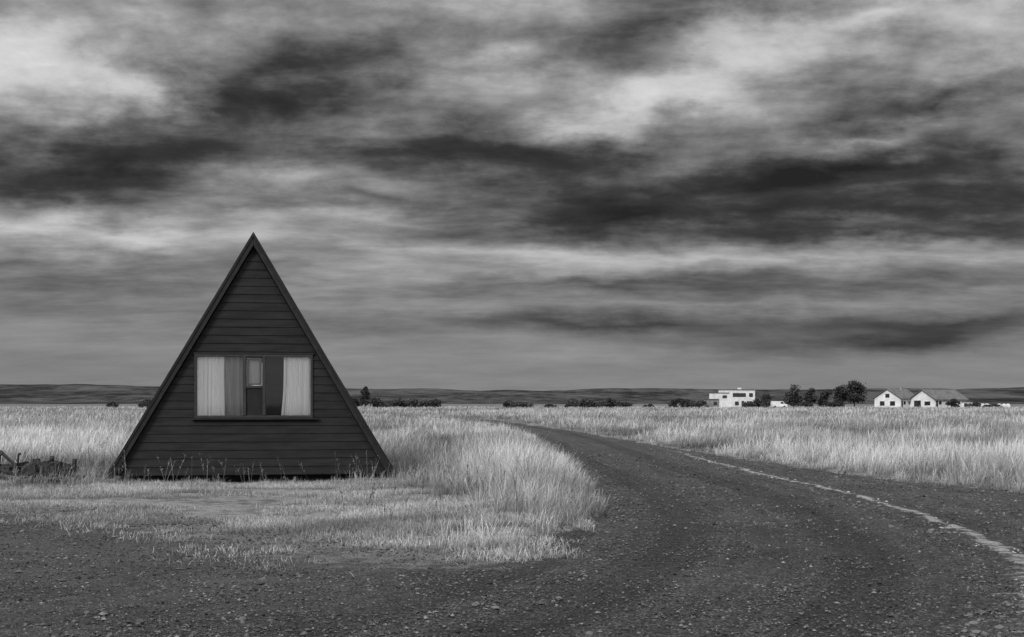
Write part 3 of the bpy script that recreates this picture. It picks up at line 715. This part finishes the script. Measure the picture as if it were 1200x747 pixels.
# ---------------- world
SUN_EL=math.radians(34);SUN_AZ=math.radians(210)
w=bpy.data.worlds.new('World');scene.world=w;w.use_nodes=True
try:
    w.cycles.sampling_method='MANUAL';w.cycles.sample_map_resolution=256
except Exception: pass
t=NT(w.node_tree);bg=t.n['Background']
gen=t.new('ShaderNodeTexCoord').outputs['Generated']
sep=t.new('ShaderNodeSeparateXYZ');t.l.new(gen,sep.inputs[0])
dx,dy,dz=sep.outputs
hyp=t.m('MAXIMUM',t.m('SQRT',t.m('ADD',t.m('MULTIPLY',dx,dx),t.m('MULTIPLY',dy,dy))),.0001)
e=t.m('MAXIMUM',t.m('DIVIDE',dz,hyp),0.);e=t.m('MINIMUM',e,20.)
az=t.m('ARCTAN2',dx,dy)
q=t.m('DIVIDE',1.,t.m('MULTIPLY',hyp,t.m('ADD',e,.14)))
Pv=t.comb(t.m('MULTIPLY',dx,q),t.m('MULTIPLY',dy,q),0.)
Ps=t.mapping(Pv,rot=(0,0,math.radians(-9)),sc=(.58,.92,1))
Dv=t.mapping(gen,rot=(0,math.radians(8),0),sc=(.85,.85,1.7))
wn=t.noise(Pv,1.6,4,.6,0,True);ws=t.new('ShaderNodeSeparateColor');t.l.new(wn,ws.inputs[0])
wn2=t.noise(Dv,10.,7,.6,0,True);ws2=t.new('ShaderNodeSeparateColor');t.l.new(wn2,ws2.inputs[0])
amp=t.m('ADD',.2,t.m('MULTIPLY',e,3.2))
wa=t.m('ADD',az,t.m('ADD',t.m('MULTIPLY',t.m('SUBTRACT',ws.outputs[0],.5),.2),t.m('MULTIPLY',t.m('SUBTRACT',ws2.outputs[0],.5),.17)))
we=t.m('ADD',e,t.m('MULTIPLY',t.m('ADD',t.m('MULTIPLY',t.m('SUBTRACT',ws.outputs[1],.5),.05),t.m('MULTIPLY',t.m('SUBTRACT',ws2.outputs[1],.5),.08)),amp))
AE=t.comb(wa,we,0.)
B=[(25,55,170,58,-10,.34),(130,85,110,36,-20,.14),(200,8,160,30,-6,.06),
(380,80,220,44,14,-.14),(200,135,320,52,14,-.22),(50,195,280,48,6,-.24),(30,235,160,30,0,-.12),(290,180,150,30,8,-.02),
(300,30,180,36,8,-.08),(480,12,160,36,5,.10),(600,82,150,34,-12,.14),(470,110,130,30,0,.06),
(590,190,300,36,-2,-.22),(735,125,140,36,18,.28),(800,95,150,34,12,.08),(690,150,90,22,-10,.10),
(1050,28,290,44,6,.22),(1120,70,160,22,6,.06),(1010,156,160,20,5,.22),(880,118,110,22,-8,.08),(860,22,130,26,0,-.16),(700,40,150,28,8,-.06),(1000,90,180,20,8,-.08),
(1110,126,210,30,5,-.26),(970,200,380,36,4,-.28),(1100,217,320,30,1,-.16),(820,228,300,22,3,-.14),
(1040,248,440,24,0,-.22),(760,262,380,16,1,-.16),(1040,274,420,14,0,-.16),
(320,205,200,24,-5,.10),(110,272,280,26,-2,.25),(420,232,160,16,2,-.14),(430,262,190,14,0,.10),
(900,304,460,18,0,.12),(600,298,260,14,0,.07),(100,345,320,40,0,-.06),(1000,337,340,22,0,-.13),(700,333,280,14,2,-.12),(860,360,280,9,0,.05),
(760,382,440,16,-1,-.18),(1040,402,230,20,2,-.22),(1150,378,190,15,0,-.12),(700,418,320,12,0,.05),(320,335,200,34,0,.05)]
acc=t.mr(e,0.,.25,.51,.50)
for px,py,rx,ry,rot,am in B:
    a=math.atan((px-600)/F);el=(HOR-py)/F*math.cos(a)
    v=t.mapping(AE,(a,el,0),(0,0,math.radians(rot)),(rx*1.6/F,ry*1.65/F,1),'TEXTURE')
    g=t.new('ShaderNodeTexGradient',gradient_type='QUADRATIC_SPHERE');t.put(g.inputs[0],v)
    acc=t.m('MULTIPLY_ADD',g.outputs['Fac'],am*1.15,acc)
n1=t.noise(Ps,1.5,8,.58,.2);n2=t.noise(t.mapping(Ps,(3,7,0)),4.4,8,.60,.2);n3=t.noise(Dv,11,9,.60,.2);n4=t.noise(t.mapping(Ps,(1,2,0)),14,6,.6)
det=t.mr(e,.02,.13,.18,1.)
hi=t.mr(e,.06,.22,.1,1.)
det2=t.m('ADD',t.m('MULTIPLY',t.m('SUBTRACT',n1,.5),.50),t.m('ADD',t.m('MULTIPLY',t.m('SUBTRACT',n2,.5),.44),t.m('MULTIPLY',t.m('MULTIPLY',t.m('SUBTRACT',n3,.5),hi),.62)))
det2=t.m('ADD',det2,t.m('MULTIPLY',t.m('SUBTRACT',n4,.5),.12))
acc=t.m('ADD',acc,t.m('MULTIPLY',det2,det))
acc=t.m('MULTIPLY_ADD',t.m('SUBTRACT',acc,.49),1.2,.48)
acc=t.mix(t.mr(acc,.64,.95,0,1),acc,t.m('MULTIPLY_ADD',acc,.62,.25))
acc=t.mix(t.mr(acc,.12,.3,1,0),acc,t.m('MULTIPLY_ADD',acc,.55,.11))
acc=t.m('MAXIMUM',t.m('MINIMUM',acc,.9),.12)
lin=t.m('POWER',acc,2.2)
over=t.mr(e,.42,1.2,1.,5.5)  # unseen overhead sky boosted, added light for the grass and ground
back=t.mr(dy,-.1,-.7,1.,3.6)  # unseen sky behind the camera boosted to light cabin front and curtains
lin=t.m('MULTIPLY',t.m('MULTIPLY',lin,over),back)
sky=t.new('ShaderNodeTexSky');sky.sky_type='NISHITA';sky.sun_disc=False;sky.sun_elevation=SUN_EL;sky.sun_rotation=SUN_AZ
bw=t.new('ShaderNodeRGBToBW');t.l.new(sky.outputs[0],bw.inputs[0])
fin=t.m('ADD',lin,t.m('MULTIPLY',bw.outputs[0],.002))
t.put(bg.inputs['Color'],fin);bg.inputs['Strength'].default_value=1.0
sl=bpy.data.lights.new('sun','SUN');sl.energy=3.0;sl.angle=math.radians(18);so=bpy.data.objects.new('sun',sl);scene.collection.objects.link(so)
d=Vector((math.sin(SUN_AZ)*math.cos(SUN_EL),math.cos(SUN_AZ)*math.cos(SUN_EL),math.sin(SUN_EL)))
so.rotation_euler=d.to_track_quat('Z','Y').to_euler()
# ---------------- camera
cd=bpy.data.cameras.new('camera');cam=bpy.data.objects.new('camera',cd);scene.collection.objects.link(cam);scene.camera=cam
cam.location=(0,0,CAMH);cam.rotation_euler=(math.radians(90),0,0);cd.lens=45;cd.sensor_width=36;cd.shift_y=(HOR-373.5)/1200;cd.clip_end=20000;cd.clip_start=.1
scene.view_settings.view_transform='Standard';scene.view_settings.look='None';scene.view_settings.exposure=0
